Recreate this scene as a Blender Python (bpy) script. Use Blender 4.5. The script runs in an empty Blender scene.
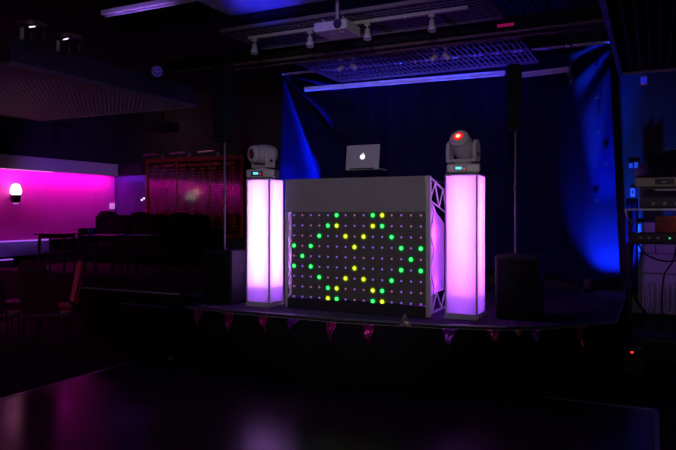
import bpy, bmesh, math, random
from mathutils import Vector, Matrix, noise
R = math.radians
random.seed(7)
C = bpy.context.scene.collection

# ------------------------------------------------------------ camera, world, lights, exposure
H = 1.80                                   # eye height above the dance floor
cam = bpy.data.objects.new('camera', bpy.data.cameras.new('camera')); C.objects.link(cam)
cam.location = (0, 0, H); cam.rotation_euler = (R(90), 0, R(26))
cam.data.sensor_width = 36; cam.data.lens = 650 / 676 * 36; cam.data.shift_y = -12 / 676
cam.data.clip_start = .05; cam.data.clip_end = 100
bpy.context.scene.camera = cam
vs = bpy.context.scene.view_settings
bpy.context.scene.display_settings.display_device = 'sRGB'
vs.view_transform = 'Standard'; vs.look = 'None'; vs.gamma = 1; vs.exposure = 0; vs.use_curve_mapping = False

world = bpy.data.worlds.new('world'); bpy.context.scene.world = world
world.use_nodes = True
wb = world.node_tree.nodes['Background']
wb.inputs[0].default_value = (.5, .2, .9, 1); wb.inputs[1].default_value = .02

def light(name, kind, loc, power, col, target=None, size=.05, size_y=None, angle=60, blend=.5, spread=None):
    d = bpy.data.lights.new(name, kind); d.energy = power; d.color = col
    if kind == 'AREA':
        d.shape = 'RECTANGLE'; d.size = size; d.size_y = size_y or size
        if spread: d.spread = R(spread)
    else:
        d.shadow_soft_size = size
    if kind == 'SPOT':
        d.spot_size = R(angle); d.spot_blend = blend
    o = bpy.data.objects.new(name, d); C.objects.link(o); o.location = loc
    if target:
        o.rotation_euler = (Vector(target) - Vector(loc)).to_track_quat('-Z', 'Y').to_euler()
    return o

# unseen fills added behind the camera, one wide and one aimed at the booth
light('front_fill', 'AREA', (1.5, -3.0, 3.6), 24, (1, .86, .95), (-2.5, 6.5, 2.2), 1.6, 1.0)
light('booth_fill', 'SPOT', (.3, -1.6, 2.9), 500, (1, .86, .92), (-3.0, 6.5, 2.15), .12, angle=31, blend=1)
# magenta led cove above the pink wall panel, under the fascia
def cove(name, loc, power, col, sx, sy, ry):
    o = light(name, 'AREA', loc, power, col, None, sx, sy); o.rotation_euler = (0, R(ry), 0)
cove('cove_light', (-11.72, 7.4, 2.715), 62, (1, .005, .70), .04, 8.6, -4)
cove('cove_light_upper', (-11.76, 7.4, 2.715), 5, (1, .12, 1), .03, 8.6, 20)
cove('dado_light', (-11.62, 5.6, 1.26), 5, (.50, .22, 1), .02, 8.4, 0)
# violet led cove in the corner bay beside the honours board
light('cove_light_corner', 'AREA', (-11.35, 11.86, 2.70), 2, (.36, .06, 1), (-11.35, 11.95, 1.2), .9, .04)
light('lilac_wall_wash', 'SPOT', (-8.2, 7.6, 2.7), 150, (.36, .10, 1), (-11.7, 10.6, 2.8), .1, angle=44, blend=1)  # unseen spot added to brighten the fascia towards its right end
# blue floor cans that wash the curtain
light('blue_uplight_beam', 'SPOT', (-.58, 9.20, .80), 560, (.01, .085, 1), (-.53, 9.74, 1.50), .03, angle=72, blend=1)
light('blue_uplight_high', 'SPOT', (-.62, 9.22, .90), 2000, (.0, .03, 1), (-.60, 9.7, 2.7), .03, angle=22, blend=1)
light('blue_uplight_left_beam', 'SPOT', (-5.40, 9.25, .95), 4200, (.0, .03, 1), (-5.40, 9.7, 2.7), .03, angle=33, blend=1)
light('blue_truss_wash', 'SPOT', (-3.85, 8.55, .95), 330, (.05, .03, 1), (-3.85, 8.95, 3.9), .05, angle=44, blend=1)  # this and the next: unseen spots added to light the slatted panel
light('blue_truss_wash', 'SPOT', (-2.25, 8.55, .95), 330, (.05, .03, 1), (-2.20, 8.95, 3.9), .05, angle=44, blend=1)
light('blue_rail_beam', 'SPOT', (-.72, 9.40, .9), 2500, (.05, .20, 1), (-.80, 9.73, 4.17), .02, angle=12, blend=1)  # narrow pair of spots added only to brighten the curtain rail ends
light('blue_rail_beam', 'SPOT', (-5.25, 9.40, .9), 2500, (.03, .12, 1), (-5.40, 9.73, 4.2), .02, angle=12, blend=1)
light('raft_fill', 'SPOT', (-9.6, 3.2, 1.6), 40, (1, .92, .95), (-8.0, 5.6, 3.3), .2, angle=70, blend=1)  # unseen fill added at left to lift the mesh raft's underside
cb = light('blue_batten_wash', 'AREA', (-3.5, 8.0, 1.0), 7, (.02, .05, 1), (-3.5, 9.45, 3.80), 3.0, .05, spread=9)  # unseen strip added to turn the long batten blue
# unseen blue and violet spots added behind the camera to colour the ceiling
light('blue_ceiling_beam', 'SPOT', (.6, -1.2, 1.4), 22000, (.01, .02, 1), (-3.05, 4.75, 3.9), .05, angle=7.5, blend=1)
light('violet_ceiling_beam', 'SPOT', (-2.6, -.6, 1.2), 210, (.34, .08, 1), (-2.5, 6.6, 3.8), .05, angle=26, blend=1)

# ------------------------------------------------------------ materials
M = {}
def mat(name, a, b=None, rough=.6, metal=0, spec=.5, scale=8, bump=0, bscale=None, sheen=0, stretch=None):
    m = bpy.data.materials.new(name); m.use_nodes = True; nt = m.node_tree; n = nt.nodes; l = nt.links
    p = n['Principled BSDF']
    tc = n.new('ShaderNodeTexCoord'); mp = n.new('ShaderNodeMapping'); l.new(tc.outputs['Object'], mp.inputs[0])
    if stretch: mp.inputs['Scale'].default_value = stretch
    nz = n.new('ShaderNodeTexNoise'); nz.inputs['Scale'].default_value = scale; nz.inputs['Detail'].default_value = 4
    l.new(mp.outputs[0], nz.inputs['Vector'])
    r = n.new('ShaderNodeValToRGB'); b = b or tuple(x * .8 for x in a)
    r.color_ramp.elements[0].color = (*a, 1); r.color_ramp.elements[1].color = (*b, 1)
    r.color_ramp.elements[0].position = .35; r.color_ramp.elements[1].position = .65
    l.new(nz.outputs['Fac'], r.inputs[0]); l.new(r.outputs[0], p.inputs['Base Color'])
    p.inputs['Roughness'].default_value = rough; p.inputs['Metallic'].default_value = metal
    p.inputs['Specular IOR Level'].default_value = spec
    if sheen: p.inputs['Sheen Weight'].default_value = sheen
    if bump:
        bn = n.new('ShaderNodeTexNoise'); bn.inputs['Scale'].default_value = bscale or scale * 4
        l.new(mp.outputs[0], bn.inputs['Vector'])
        bu = n.new('ShaderNodeBump'); bu.inputs['Strength'].default_value = bump; bu.inputs['Distance'].default_value = .01
        l.new(bn.outputs['Fac'], bu.inputs['Height']); l.new(bu.outputs[0], p.inputs['Normal'])
    M[name] = m; return m
def emit(name, col, s):
    m = bpy.data.materials.new(name); m.use_nodes = True; n = m.node_tree.nodes; n.clear()
    e = n.new('ShaderNodeEmission'); o = n.new('ShaderNodeOutputMaterial')
    e.inputs[0].default_value = (*col, 1); e.inputs[1].default_value = s
    m.node_tree.links.new(e.outputs[0], o.inputs[0]); M[name] = m; return m
def cloth(name, col, trans=.7):
    m = bpy.data.materials.new(name); m.use_nodes = True; nt = m.node_tree; n = nt.nodes; l = nt.links; n.clear()
    tc = n.new('ShaderNodeTexCoord'); nz = n.new('ShaderNodeTexNoise'); nz.inputs['Scale'].default_value = 5
    l.new(tc.outputs['Object'], nz.inputs['Vector'])
    r = n.new('ShaderNodeValToRGB'); r.color_ramp.elements[0].color = (*[c * .94 for c in col], 1); r.color_ramp.elements[1].color = (*col, 1)
    l.new(nz.outputs['Fac'], r.inputs[0])
    d = n.new('ShaderNodeBsdfDiffuse'); t = n.new('ShaderNodeBsdfTranslucent'); mx = n.new('ShaderNodeMixShader'); mx.inputs[0].default_value = trans
    l.new(r.outputs[0], d.inputs[0]); l.new(r.outputs[0], t.inputs[0]); l.new(d.outputs[0], mx.inputs[1]); l.new(t.outputs[0], mx.inputs[2])
    o = n.new('ShaderNodeOutputMaterial'); l.new(mx.outputs[0], o.inputs[0]); M[name] = m; return m

mat('black_paint', (.010, .009, .012), (.014, .012, .016), .75, spec=.25)
mat('wall_dark', (.042, .040, .046), (.034, .033, .037), .9, scale=3, spec=.2)
mat('wall_violet', (.05, .035, .06), (.04, .028, .05), .85, scale=3, spec=.2)
mat('wall_magenta_lit', (.80, .09, .60), (.74, .08, .55), .7, scale=4)  # pale wall, magenta of the cove light put into the base colour
mat('wall_pale', (.78, .74, .78), (.74, .70, .74), .7, scale=4)
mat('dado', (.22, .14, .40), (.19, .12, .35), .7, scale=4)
mat('wall_violet_lit', (.075, .03, .20), (.06, .022, .16), .7, scale=4)  # violet light of the corner bay put into the base colour
mat('cove_white', (.80, .74, .82), (.74, .69, .77), .7, scale=4)
mat('fascia_pale', (.42, .40, .44), (.38, .36, .40), .7, scale=4)
mat('ceiling_dark', (.022, .018, .026), (.016, .013, .02), .9, scale=4, spec=.1)
mat('ceiling_grey', (.35, .35, .38), (.30, .30, .33), .8, scale=6)
mat('mesh_metal', (.34, .31, .36), (.28, .26, .31), .5, metal=.3, scale=20)
mat('raft_mesh', (.20, .19, .22), (.16, .15, .18), .55, metal=.2, scale=20)
mat('raft_fascia', (.05, .035, .065), (.04, .03, .055), .7)
mat('carpet', (.020, .008, .014), (.030, .010, .018), .95, scale=60, bump=.4, spec=.05)
mat('stage_carpet', (.06, .045, .08), (.045, .035, .065), .9, scale=70, bump=.3, spec=.1)
mat('stage_cloth', (.010, .008, .012), (.014, .010, .016), .9, scale=3, spec=.1)
mat('steel', (.45, .44, .46), (.38, .37, .40), .3, metal=1, scale=30)
mat('trim_metal', (.30, .28, .32), (.25, .23, .27), .35, metal=.8, scale=30)
mat('track_white', (.60, .58, .60), (.55, .53, .55), .5, scale=20)
mat('batten_white', (.9, .9, .92), (.86, .86, .9), .4, scale=20)
mat('white_plastic', (.62, .60, .62), (.56, .54, .57), .4, scale=20)
mat('grey_plastic', (.46, .42, .48), (.40, .37, .43), .42, scale=15)
mat('black_plastic', (.02, .02, .024), (.026, .024, .03), .35, scale=20)
mat('speaker_black', (.014, .012, .018), (.010, .009, .014), .6, spec=.25, scale=60, bump=.3)
mat('grille', (.006, .005, .007), (.010, .009, .011), .7, spec=.1, scale=220)
mat('truss_dark', (.22, .17, .15), (.16, .13, .12), .4, metal=.4, scale=20)
mat('pole_paint', (.09, .08, .11), (.08, .07, .10), .4, scale=20)
mat('truss_paint', (.45, .42, .48), (.40, .37, .43), .4, scale=20)
mat('curtain_cloth', (.006, .005, .050), (.005, .004, .040), .8, scale=4, spec=.1, bump=.15, bscale=40)
mat('booth_panel', (.25, .225, .24), (.225, .205, .22), .22, scale=3)
mat('led_sheet', (.11, .095, .10), (.09, .08, .085), .4, scale=9, bump=.1, bscale=6)
mat('silver', (.52, .50, .52), (.49, .47, .49), .45, metal=.3, scale=40)
mat('board_wood', (.24, .045, .022), (.16, .028, .014), .22, scale=5, stretch=(1, 1, 9))
mat('board_field', (.085, .006, .012), (.060, .004, .009), .11, spec=1, scale=3)
mat('gold_leaf', (.55, .33, .16), (.45, .26, .12), .4, metal=.2, scale=40)
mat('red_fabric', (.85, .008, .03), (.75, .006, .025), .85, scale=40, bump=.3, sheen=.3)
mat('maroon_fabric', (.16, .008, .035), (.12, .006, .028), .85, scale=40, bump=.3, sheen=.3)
mat('chair_metal', (.10, .06, .05), (.08, .05, .04), .5, metal=.5, scale=20)
mat('table_wood', (.045, .022, .018), (.03, .016, .013), .3, scale=6, stretch=(1, 8, 1))
mat('sofa_black', (.006, .005, .007), (.008, .007, .009), .95, spec=.03, scale=8, bump=.3)
mat('flag_foil', (.55, .02, .26), (.38, .01, .20), .28, metal=.6, scale=16, bump=.9, bscale=26)
mat('flag_purple', (.34, .05, .65), (.22, .03, .45), .28, metal=.6, scale=16, bump=.9, bscale=26)
mat('flag_pale', (.32, .24, .24), (.22, .16, .16), .3, metal=.3, scale=16, bump=.9, bscale=26)
mat('flag_gold', (.6, .34, .10), (.45, .24, .07), .3, metal=.6, scale=16, bump=.9, bscale=26)
mat('string', (.22, .20, .22), (.18, .16, .18), .6)
mat('champagne', (.30, .28, .20), (.24, .22, .16), .35, metal=.5, scale=30)
mat('orange_plastic', (.55, .10, .01), (.45, .07, .01), .4)
mat('cable_black', (.012, .012, .014), (.018, .018, .02), .5)
mat('cup_blue', (.05, .12, .6), (.04, .10, .5), .3)
mat('cymbal', (.3, .26, .35), (.26, .22, .3), .3, metal=.8)
cloth('lycra', (.86, .84, .86), .75)
emit('shade_glow', (1, .90, .88), 2)
emit('display_cyan', (.10, .75, 1), 1.6)
emit('led_red', (1, .03, .04), 1.5)
emit('led_violet', (.30, .16, .85), .75)
emit('led_pink', (.75, .22, .55), .5)
emit('green_ring', (.0, .50, .06), .9)  # rings and rims: glow around the leds painted as dim emission
emit('green_rim', (0, .10, .012), .9)
emit('yellow_rim', (.07, .09, .0), .9)
emit('green_core', (.05, 1, .14), 2.8)
emit('yellow_ring', (.36, .46, .0), .9)
emit('yellow_core', (.62, 1, .05), 2.2)
emit('logo_white', (1, .97, 1), 1.3)
emit('head_glow', (1, .02, .01), .95)
emit('head_core', (1, .62, .40), 1.6)
emit('blue_tag', (.02, .02, .8), .6)
emit('lamp_white', (.85, .75, 1), 1.6)
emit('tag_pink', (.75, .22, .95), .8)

def floor_mat():
    m = bpy.data.materials.new('dance_boards'); m.use_nodes = True; nt = m.node_tree; n = nt.nodes; l = nt.links; p = n['Principled BSDF']
    tc = n.new('ShaderNodeTexCoord'); br = n.new('ShaderNodeTexBrick')
    br.inputs['Scale'].default_value = 1; br.inputs['Brick Width'].default_value = .9; br.inputs['Row Height'].default_value = .09
    br.inputs['Mortar Size'].default_value = .002; br.inputs['Color1'].default_value = (.030, .013, .016, 1)
    br.inputs['Color2'].default_value = (.022, .010, .013, 1); br.inputs['Mortar'].default_value = (.01, .005, .006, 1)
    l.new(tc.outputs['Object'], br.inputs['Vector']); l.new(br.outputs['Color'], p.inputs['Base Color'])
    nz = n.new('ShaderNodeTexNoise'); nz.inputs['Scale'].default_value = 2.5; l.new(tc.outputs['Object'], nz.inputs['Vector'])
    mr = n.new('ShaderNodeMapRange'); mr.inputs['To Min'].default_value = .20; mr.inputs['To Max'].default_value = .30
    l.new(nz.outputs['Fac'], mr.inputs['Value']); l.new(mr.outputs[0], p.inputs['Roughness'])
    p.inputs['Specular IOR Level'].default_value = .11
    M['dance_boards'] = m
floor_mat()

# ------------------------------------------------------------ mesh helpers
class MB:
    def __init__(s): s.bm = bmesh.new(); s.mats = []
    def mi(s, m):
        if m is None: return 0
        if m not in s.mats: s.mats.append(m)
        return s.mats.index(m)
    def _new(s, verts, faces, m=None, smooth=False):
        i = s.mi(m); vv = [s.bm.verts.new(v) for v in verts]
        for f in faces:
            try:
                fc = s.bm.faces.new([vv[k] for k in f]); fc.material_index = i; fc.smooth = smooth
            except ValueError: pass
    def box(s, lo, hi, m=None, rot=None, piv=(0, 0, 0)):
        x0, y0, z0 = lo; x1, y1, z1 = hi
        v = [Vector(p) for p in ((x0,y0,z0),(x1,y0,z0),(x1,y1,z0),(x0,y1,z0),(x0,y0,z1),(x1,y0,z1),(x1,y1,z1),(x0,y1,z1))]
        if rot is not None: v = [rot @ (p - Vector(piv)) + Vector(piv) for p in v]
        s._new(v, [(0,3,2,1),(4,5,6,7),(0,1,5,4),(1,2,6,5),(2,3,7,6),(3,0,4,7)], m); return s
    def hexa(s, pts, m=None):
        s._new(pts, [(0,3,2,1),(4,5,6,7),(0,1,5,4),(1,2,6,5),(2,3,7,6),(3,0,4,7)], m); return s
    def cyl(s, a, b, r, r2=None, n=12, m=None, caps=True):
        a = Vector(a); b = Vector(b); r2 = r if r2 is None else r2
        q = (b - a).to_track_quat('Z', 'Y').to_matrix()
        v = []
        for c, rr in ((a, r), (b, r2)):
            for k in range(n):
                t = 2 * math.pi * k / n; v.append(c + q @ Vector((math.cos(t) * rr, math.sin(t) * rr, 0)))
        f = [(k, (k + 1) % n, n + (k + 1) % n, n + k) for k in range(n)]
        s._new(v, f, m, True)
        if caps: s._new(v, [tuple(reversed(range(n))), tuple(range(n, 2 * n))], m)
        return s
    def tube(s, pts, r, n=8, m=None):
        for a, b in zip(pts, pts[1:]): s.cyl(a, b, r, n=n, m=m)
        return s
    def lathe(s, prof, a, d, n=20, m=None):
        """prof: (radius, distance along d) from point a"""
        a = Vector(a); q = Vector(d).to_track_quat('Z', 'Y').to_matrix(); v = []
        for rr, h in prof:
            for k in range(n):
                t = 2 * math.pi * k / n; v.append(a + q @ Vector((math.cos(t) * rr, math.sin(t) * rr, h)))
        f = [(i*n + k, i*n + (k+1) % n, (i+1)*n + (k+1) % n, (i+1)*n + k) for i in range(len(prof) - 1) for k in range(n)]
        f2 = [tuple(reversed(range(n))), tuple(range((len(prof)-1)*n, len(prof)*n))]
        i0 = s.mi(m); vv = [s.bm.verts.new(p) for p in v]
        for ff in f + f2:
            try:
                fc = s.bm.faces.new([vv[k] for k in ff]); fc.material_index = i0; fc.smooth = len(ff) == 4
            except ValueError: pass
        return s
    def prism(s, pts, d, m=None):
        n = len(pts); d = Vector(d); v = [Vector(p) for p in pts] + [Vector(p) + d for p in pts]
        s._new(v, [tuple(range(n)), tuple(reversed(range(n, 2*n)))] + [(k, n+k, n+(k+1) % n, (k+1) % n) for k in range(n)], m); return s
    def grid(s, fn, nu, nv, m=None):
        v = [fn(i / nu, j / nv) for j in range(nv + 1) for i in range(nu + 1)]
        w = nu + 1
        s._new(v, [(j*w+i, j*w+i+1, (j+1)*w+i+1, (j+1)*w+i) for j in range(nv) for i in range(nu)], m, True); return s
    def build(s, name, m=None, parent=None, bevel=0, loc=None):
        bmesh.ops.recalc_face_normals(s.bm, faces=s.bm.faces)
        me = bpy.data.meshes.new(name); s.bm.to_mesh(me); s.bm.free()
        if m is not None and not s.mats: me.materials.append(M[m])
        for k in s.mats: me.materials.append(M[k] if k else M[m])
        o = bpy.data.objects.new(name, me); C.objects.link(o)
        if parent: o.parent = parent
        if loc: o.location = loc
        if bevel:
            b = o.modifiers.new('bevel', 'BEVEL'); b.width = bevel; b.segments = 3; b.limit_method = 'ANGLE'; b.angle_limit = R(35)
        return o
def tag(o, label=None, cat=None, group=None, kind=None):
    if label: o['label'] = label
    if cat: o['category'] = cat
    if group: o['group'] = group
    if kind: o['kind'] = kind
    return o
def thing(name, loc, label, cat, rz=0, group=None):
    o = bpy.data.objects.new(name, None); o.empty_display_size = .1; C.objects.link(o)
    o.location = loc; o.rotation_euler = (0, 0, rz); return tag(o, label, cat, group)
def dup(root, loc, rz, label, parent=None):
    c = root.copy(); C.objects.link(c)
    if parent is None:
        c.location = loc; c.rotation_euler = (0, 0, rz); c['label'] = label
    else: c.parent = parent
    for ch in list(root.children): dup(ch, None, None, None, c)
    return c

# ------------------------------------------------------------ setting
SZ = .71                                    # stage height
tag(MB().box((-13, -4, -.2), (4, 13, 0)).build('floor', 'carpet'), kind='structure')
tag(MB().box((-5.62, -3.5, 0), (0, 6.55, .012)).build('dance_floor', 'dance_boards'), kind='structure')
tr = MB()
tr.box((-5.66, -3.5, 0), (-5.62, 6.0, .018)); tr.box((0, -3.5, 0), (.035, 6.585, .018)); tr.box((-1.0, 6.55, 0), (.035, 6.585, .018))
tag(tr.build('trim_1', 'trim_metal'), kind='structure')
tag(MB().box((-13, -4, 4.6), (4, 13, 4.75)).build('ceiling', 'ceiling_dark'), kind='structure')
wb_ = MB().box((-12.1, 12, 0), (-5.7, 12.15, 4.6))
tag(wb_.build('wall_back', 'wall_dark'), kind='structure')
tag(MB().box((-5.7, 10, 0), (3.2, 10.15, 4.6)).box((-5.75, 10, 0), (-5.7, 12, 4.6)).build('wall_stage', 'wall_dark'), kind='structure')
tag(MB().box((3.2, -4, 0), (3.3, 10.15, 4.6)).build('wall_right', 'wall_dark'), kind='structure')
# left wall: dark upper part, pale panel with the cove's magenta in its colour
tag(MB().box((-12.1, -4, 0), (-11.95, 12, 4.6)).build('wall_left', 'wall_violet'), kind='structure')
tag(MB().box((-11.95, -2, 1.22), (-11.9, 11.92, 2.71)).build('wall_panel_left', 'wall_magenta_lit'), kind='structure')
tag(MB().box((-11.95, -2, 2.73), (-11.66, 11.78, 2.97)).box((-11.68, -2, 2.69), (-11.66, 11.78, 2.73)).build('trim_2', 'cove_white'), kind='structure')
# lit dado ledge under the pink panel, and its trim strip
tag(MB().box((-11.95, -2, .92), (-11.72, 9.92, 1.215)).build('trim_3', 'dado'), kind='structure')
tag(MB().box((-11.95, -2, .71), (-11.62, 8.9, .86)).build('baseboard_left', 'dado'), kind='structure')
# corner bay: panel with violet light in its colour, and cornice
emit('strip_lilac', (.45, .12, 1), .95)
emit('strip_pink', (1, .35, .95), .9)
tag(MB().box((-11.735, -2, 1.215), (-11.715, 9.92, 1.24)).build('trim_6', 'strip_lilac'), kind='structure')
tag(MB().box((-11.635, -2, .86), (-11.615, 8.9, .88)).build('trim_7', 'strip_lilac'), kind='structure')
tag(MB().box((-11.675, -2, 2.678), (-11.66, 9.9, 2.69)).build('trim_8', 'strip_pink'), kind='structure')
tag(MB().box((-11.95, 11.94, .71), (-10.93, 12.0, 2.72)).build('wall_panel_back', 'wall_violet_lit'), kind='structure')
tag(MB().box((-11.95, 11.80, 2.72), (-10.93, 12.0, 3.0)).build('trim_4', 'wall_violet'), kind='structure')

# ------------------------------------------------------------ stage and raised seating platform
st = thing('stage', (-3, 8, 0), 'low black stage with a metal edge strip below the curtain', 'stage')
def L(p, o=(-3, 8, 0)): return (p[0]-o[0], p[1]-o[1], p[2]-o[2])
fr = [(-4.92, 6.05), (-2.9, 6.06), (-1.9, 6.18), (-1.3, 6.34), (-.95, 6.55), (-.35, 7.15), (-.35, 9.98), (-5.68, 9.98), (-5.68, 6.95), (-4.95, 6.95)]
MB().prism([L((x, y, SZ - .03)) for x, y in fr], (0, 0, .03)).build('deck', 'stage_carpet', st)
ins = [(x + (.03 if i in (0, 9, 8, 7) else 0) - (.03 if i in (4, 5, 6) else 0), y + (.03 if i < 5 else 0)) for i, (x, y) in enumerate(fr)]
sk = MB(); fpts = []
for (x0, y0), (x1, y1) in zip([(-4.92, 6.6)] + fr[:6], fr[:7]):
    n = max(2, int(math.dist((x0, y0), (x1, y1)) / .03)); d = Vector((x1-x0, y1-y0)).normalized(); nn = Vector((-d.y, d.x))
    for k in range(n):
        t = k / n; off = .03 + .008 * math.sin(len(fpts) * .9) + .004 * math.sin(len(fpts) * .37)
        fpts.append(Vector((x0 + (x1-x0)*t, y0 + (y1-y0)*t)) + nn * off)
sk.grid(lambda u, v: L((fpts[min(int(u*(len(fpts)-1)), len(fpts)-1)].x, fpts[min(int(u*(len(fpts)-1)), len(fpts)-1)].y, .014 + v*(SZ-.045))), len(fpts)-1, 1)
sk.build('skirt', 'stage_cloth', st)
MB().prism([L((x, y, .0)) for x, y in [(-4.85, 6.2), (-2.9, 6.2), (-1.9, 6.3), (-1.3, 6.5), (-1.05, 6.7), (-.5, 7.3), (-.5, 9.9), (-5.6, 9.9), (-5.6, 7.1), (-4.85, 7.1)]], (0, 0, SZ-.04)).build('understage', 'black_paint', st)
ed = MB()
pe = [(-4.92, 6.95)] + fr[:7]
for a, b in zip(pe, pe[1:]): ed.cyl(L((*a, SZ - .010)), L((*b, SZ - .010)), .010, n=8)
ed.build('edge_strip', 'trim_metal', st)
pf = thing('seating_platform', (-8.5, 9, 0), 'raised dark carpeted seating platform left of the stage', 'platform')
pl = [(-11.6, 8.3), (-7.75, 8.3), (-7.6, 6.97), (-5.79, 6.97), (-5.79, 11.75), (-11.6, 11.75)]
o9 = (-8.5, 9, 0)
MB().prism([L((x, y, 0), o9) for x, y in pl], (0, 0, SZ)).build('platform_body', 'carpet', pf)
MB().tube([L((x, y, SZ-.013), o9) for x, y in pl[1:4]], .013).build('edge_strip', 'track_white', pf)

# ------------------------------------------------------------ light columns
def column(loc, s, label, warm, w2):
    t = thing('light_column', loc, label, 'light column', 0, 'lycra light columns either side of the DJ booth')
    h = 1.49; a = s / 2
    MB().box((-a-.012, -a-.012, 0), (a+.012, a+.012, .035)).box((-a, -a, .035), (a, a, .06)).build('base_plate', 'grey_plastic', t, .004)
    MB().box((-a, -a, h-.02), (a, a, h)).build('top_plate', 'grey_plastic', t, .004)
    for sx in (-1, 1):
        for sy in (-1, 1):
            MB().cyl((sx*(a-.012), sy*(a-.012), .06), (sx*(a-.012), sy*(a-.012), h-.02), .011, n=10).build('corner_post', 'trim_metal', t)
    b = a + .002
    def side(p, q):                                       # one stretched face: pulls slightly inwards mid-way
        p = Vector(p); q = Vector(q); nrm = Vector((-(q-p).y, (q-p).x, 0)).normalized()
        def f(u, v):
            sag = .012 * math.sin(math.pi*u) * math.sin(math.pi*v)
            w = .0025 * math.sin(v*95 + 2*math.sin(u*5)) * max(0, 1 - v/.16)      # wrinkles near the hem
            x = p + (q-p)*u + nrm*(sag + w); return (x.x, x.y, .05 + v*(h-.055))
        return f
    for k, (p, q) in enumerate((((-b,-b,0),(b,-b,0)), ((b,-b,0),(b,b,0)), ((b,b,0),(-b,b,0)), ((-b,b,0),(-b,-b,0)))):
        MB().grid(side(p, q), 8, 60).build('lycra_panel', 'lycra', t)
    MB().box((-a+.03, -a+.03, .235), (a-.03, a-.03, .25)).build('light_baffle', 'grey_plastic', t)  # added to part off the violet zone at the column foot
    MB().box((-.05, -.05, .25), (.05, .05, .30)).build('led_uplighter', 'black_plastic', t)
    x, y, z = loc
    for k in range(6):
        light('column_lamp', 'POINT', (x, y, z + .36 + k*.2), w2[k], warm, size=.045)
    light('column_lamp_base', 'POINT', (x, y, z + .15), w2[6], (.36, .07, 1), size=.03)  # dim lamp added for the violet foot zone
    return t
colL = (-4.15, 6.54, SZ); colR = (-1.785, 6.70, SZ)
column(colL, .315, 'glowing pinkish-white lycra light column left of the DJ booth', (.66, .27, 1), [3.6, 4.6, 4.8, 4.4, 3.9, 3.2, 1.0])
column(colR, .335, 'glowing pink lycra light column right of the DJ booth', (.64, .15, 1), [2.6, 3.4, 4.0, 4.6, 4.6, 3.8, 1.3])

# ------------------------------------------------------------ moving heads
def moving_head(loc, rz, pan, d, lit, label):
    t = thing('moving_head_light', loc, label, 'stage light', rz, 'moving head lights on the columns')
    MB().box((-.155, -.13, .012), (.155, .13, .10)).build('base', 'grey_plastic', t, .02)
    for sx in (-1, 1):
        for sy in (-1, 1): MB().cyl((sx*.12, sy*.1, 0), (sx*.12, sy*.1, .016), .016).build('foot', 'black_plastic', t)
    cp = MB().box((-.10, -.134, .028), (.03, -.129, .078)).build('control_panel', 'black_plastic', t)
    MB().box((-.075, -.138, .044), (-.02, -.133, .066)).build('display', 'display_cyan', cp)
    MB().cyl((.003, -.134, .05), (.003, -.139, .05), .007).build('indicator', 'led_red', cp)
    rot = Matrix.Rotation(pan, 3, 'Z')
    y = MB(); y.lathe([(.085, 0), (.085, .02)], (0, 0, .10), (0, 0, 1))
    y.box((-.155, -.055, .118), (.155, .055, .150), rot=rot)
    yo = y.build('yoke', 'grey_plastic', t, .012)
    for sx in (-1, 1):
        a = MB(); pts = []
        for (yy, zz) in ((-.055, .13), (-.062, .24), (-.05, .30), (-.02, .33), (.02, .33), (.05, .30), (.062, .24), (.055, .13)):
            pts.append(rot @ Vector((sx*.155 - (.0 if sx > 0 else -.0), yy, zz)))
        dd = rot @ Vector((-sx*.035, 0, 0)); a.prism(pts, dd); ya = a.build('yoke_arm', 'grey_plastic', t, .01)
        MB().cyl(rot @ Vector((sx*.157, 0, .19)), rot @ Vector((sx*.161, 0, .19)), .018).build('arm_vent', 'black_plastic', ya)
    d = Vector(d).normalized(); c = Vector((0, 0, .27))
    hd = MB().lathe([(.02, -.155), (.07, -.15), (.092, -.12), (.104, -.06), (.106, .0), (.10, .06), (.088, .11), (.085, .145), (.07, .15)], c, d, 24).build('head', 'grey_plastic', t)
    MB().lathe([(.088, .10), (.094, .105), (.094, .125), (.088, .13)], c, d, 24).build('trim_ring', 'grey_plastic', hd)
    t.scale = (1.09, 1.09, 1.09)
    if lit:
        MB().lathe([(.048, .151), (.046, .156)], c, d, 20).build('lens', 'head_glow', hd)
        MB().lathe([(.022, .157), (.018, .163)], c, d, 16).build('lens_core', 'head_core', hd)
    else:
        MB().lathe([(.055, .151), (.045, .158), (.02, .163)], c, d, 20).build('lens', 'black_plastic', hd)
    return t
moving_head((colL[0]-.015, colL[1]-.02, SZ+1.49), R(18), R(-43), (-.66, -.70, -.04), False, 'grey moving head light with unlit lens on the left column')
moving_head((colR[0]-.02, colR[1]-.02, SZ+1.49), R(18), R(-28), (-.30, -.68, .52), True, 'grey moving head light with glowing red lens on the right column')

# ------------------------------------------------------------ DJ booth
BX0, BX1, BY = -3.85, -2.1, 6.5
o0 = (-2.975, 6.8, SZ)
bt = thing('dj_booth', o0, 'DJ booth with grey top panel and led dot front between the glowing columns', 'dj booth')
def Lb(x, y, z): return (x-o0[0], y-o0[1], z-o0[2])
MB().box(Lb(BX0, BY-.005, 1.81), Lb(BX1-.05, BY+.03, 2.19)).build('fascia_panel', 'booth_panel', bt, .006)
MB().box(Lb(BX0+.085, BY+.006, .835), Lb(BX1-.05, BY+.02, 1.81)).build('led_sheet', 'led_sheet', bt)
MB().box(Lb(BX0+.04, BY-.02, .713), Lb(BX1-.05, BY+.10, .825)).build('base_plinth', 'black_plastic', bt, .006)
MB().box(Lb(BX0, BY+.03, 2.13), Lb(BX1, BY+.60, 2.15)).build('worktop', 'black_plastic', bt)
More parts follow.
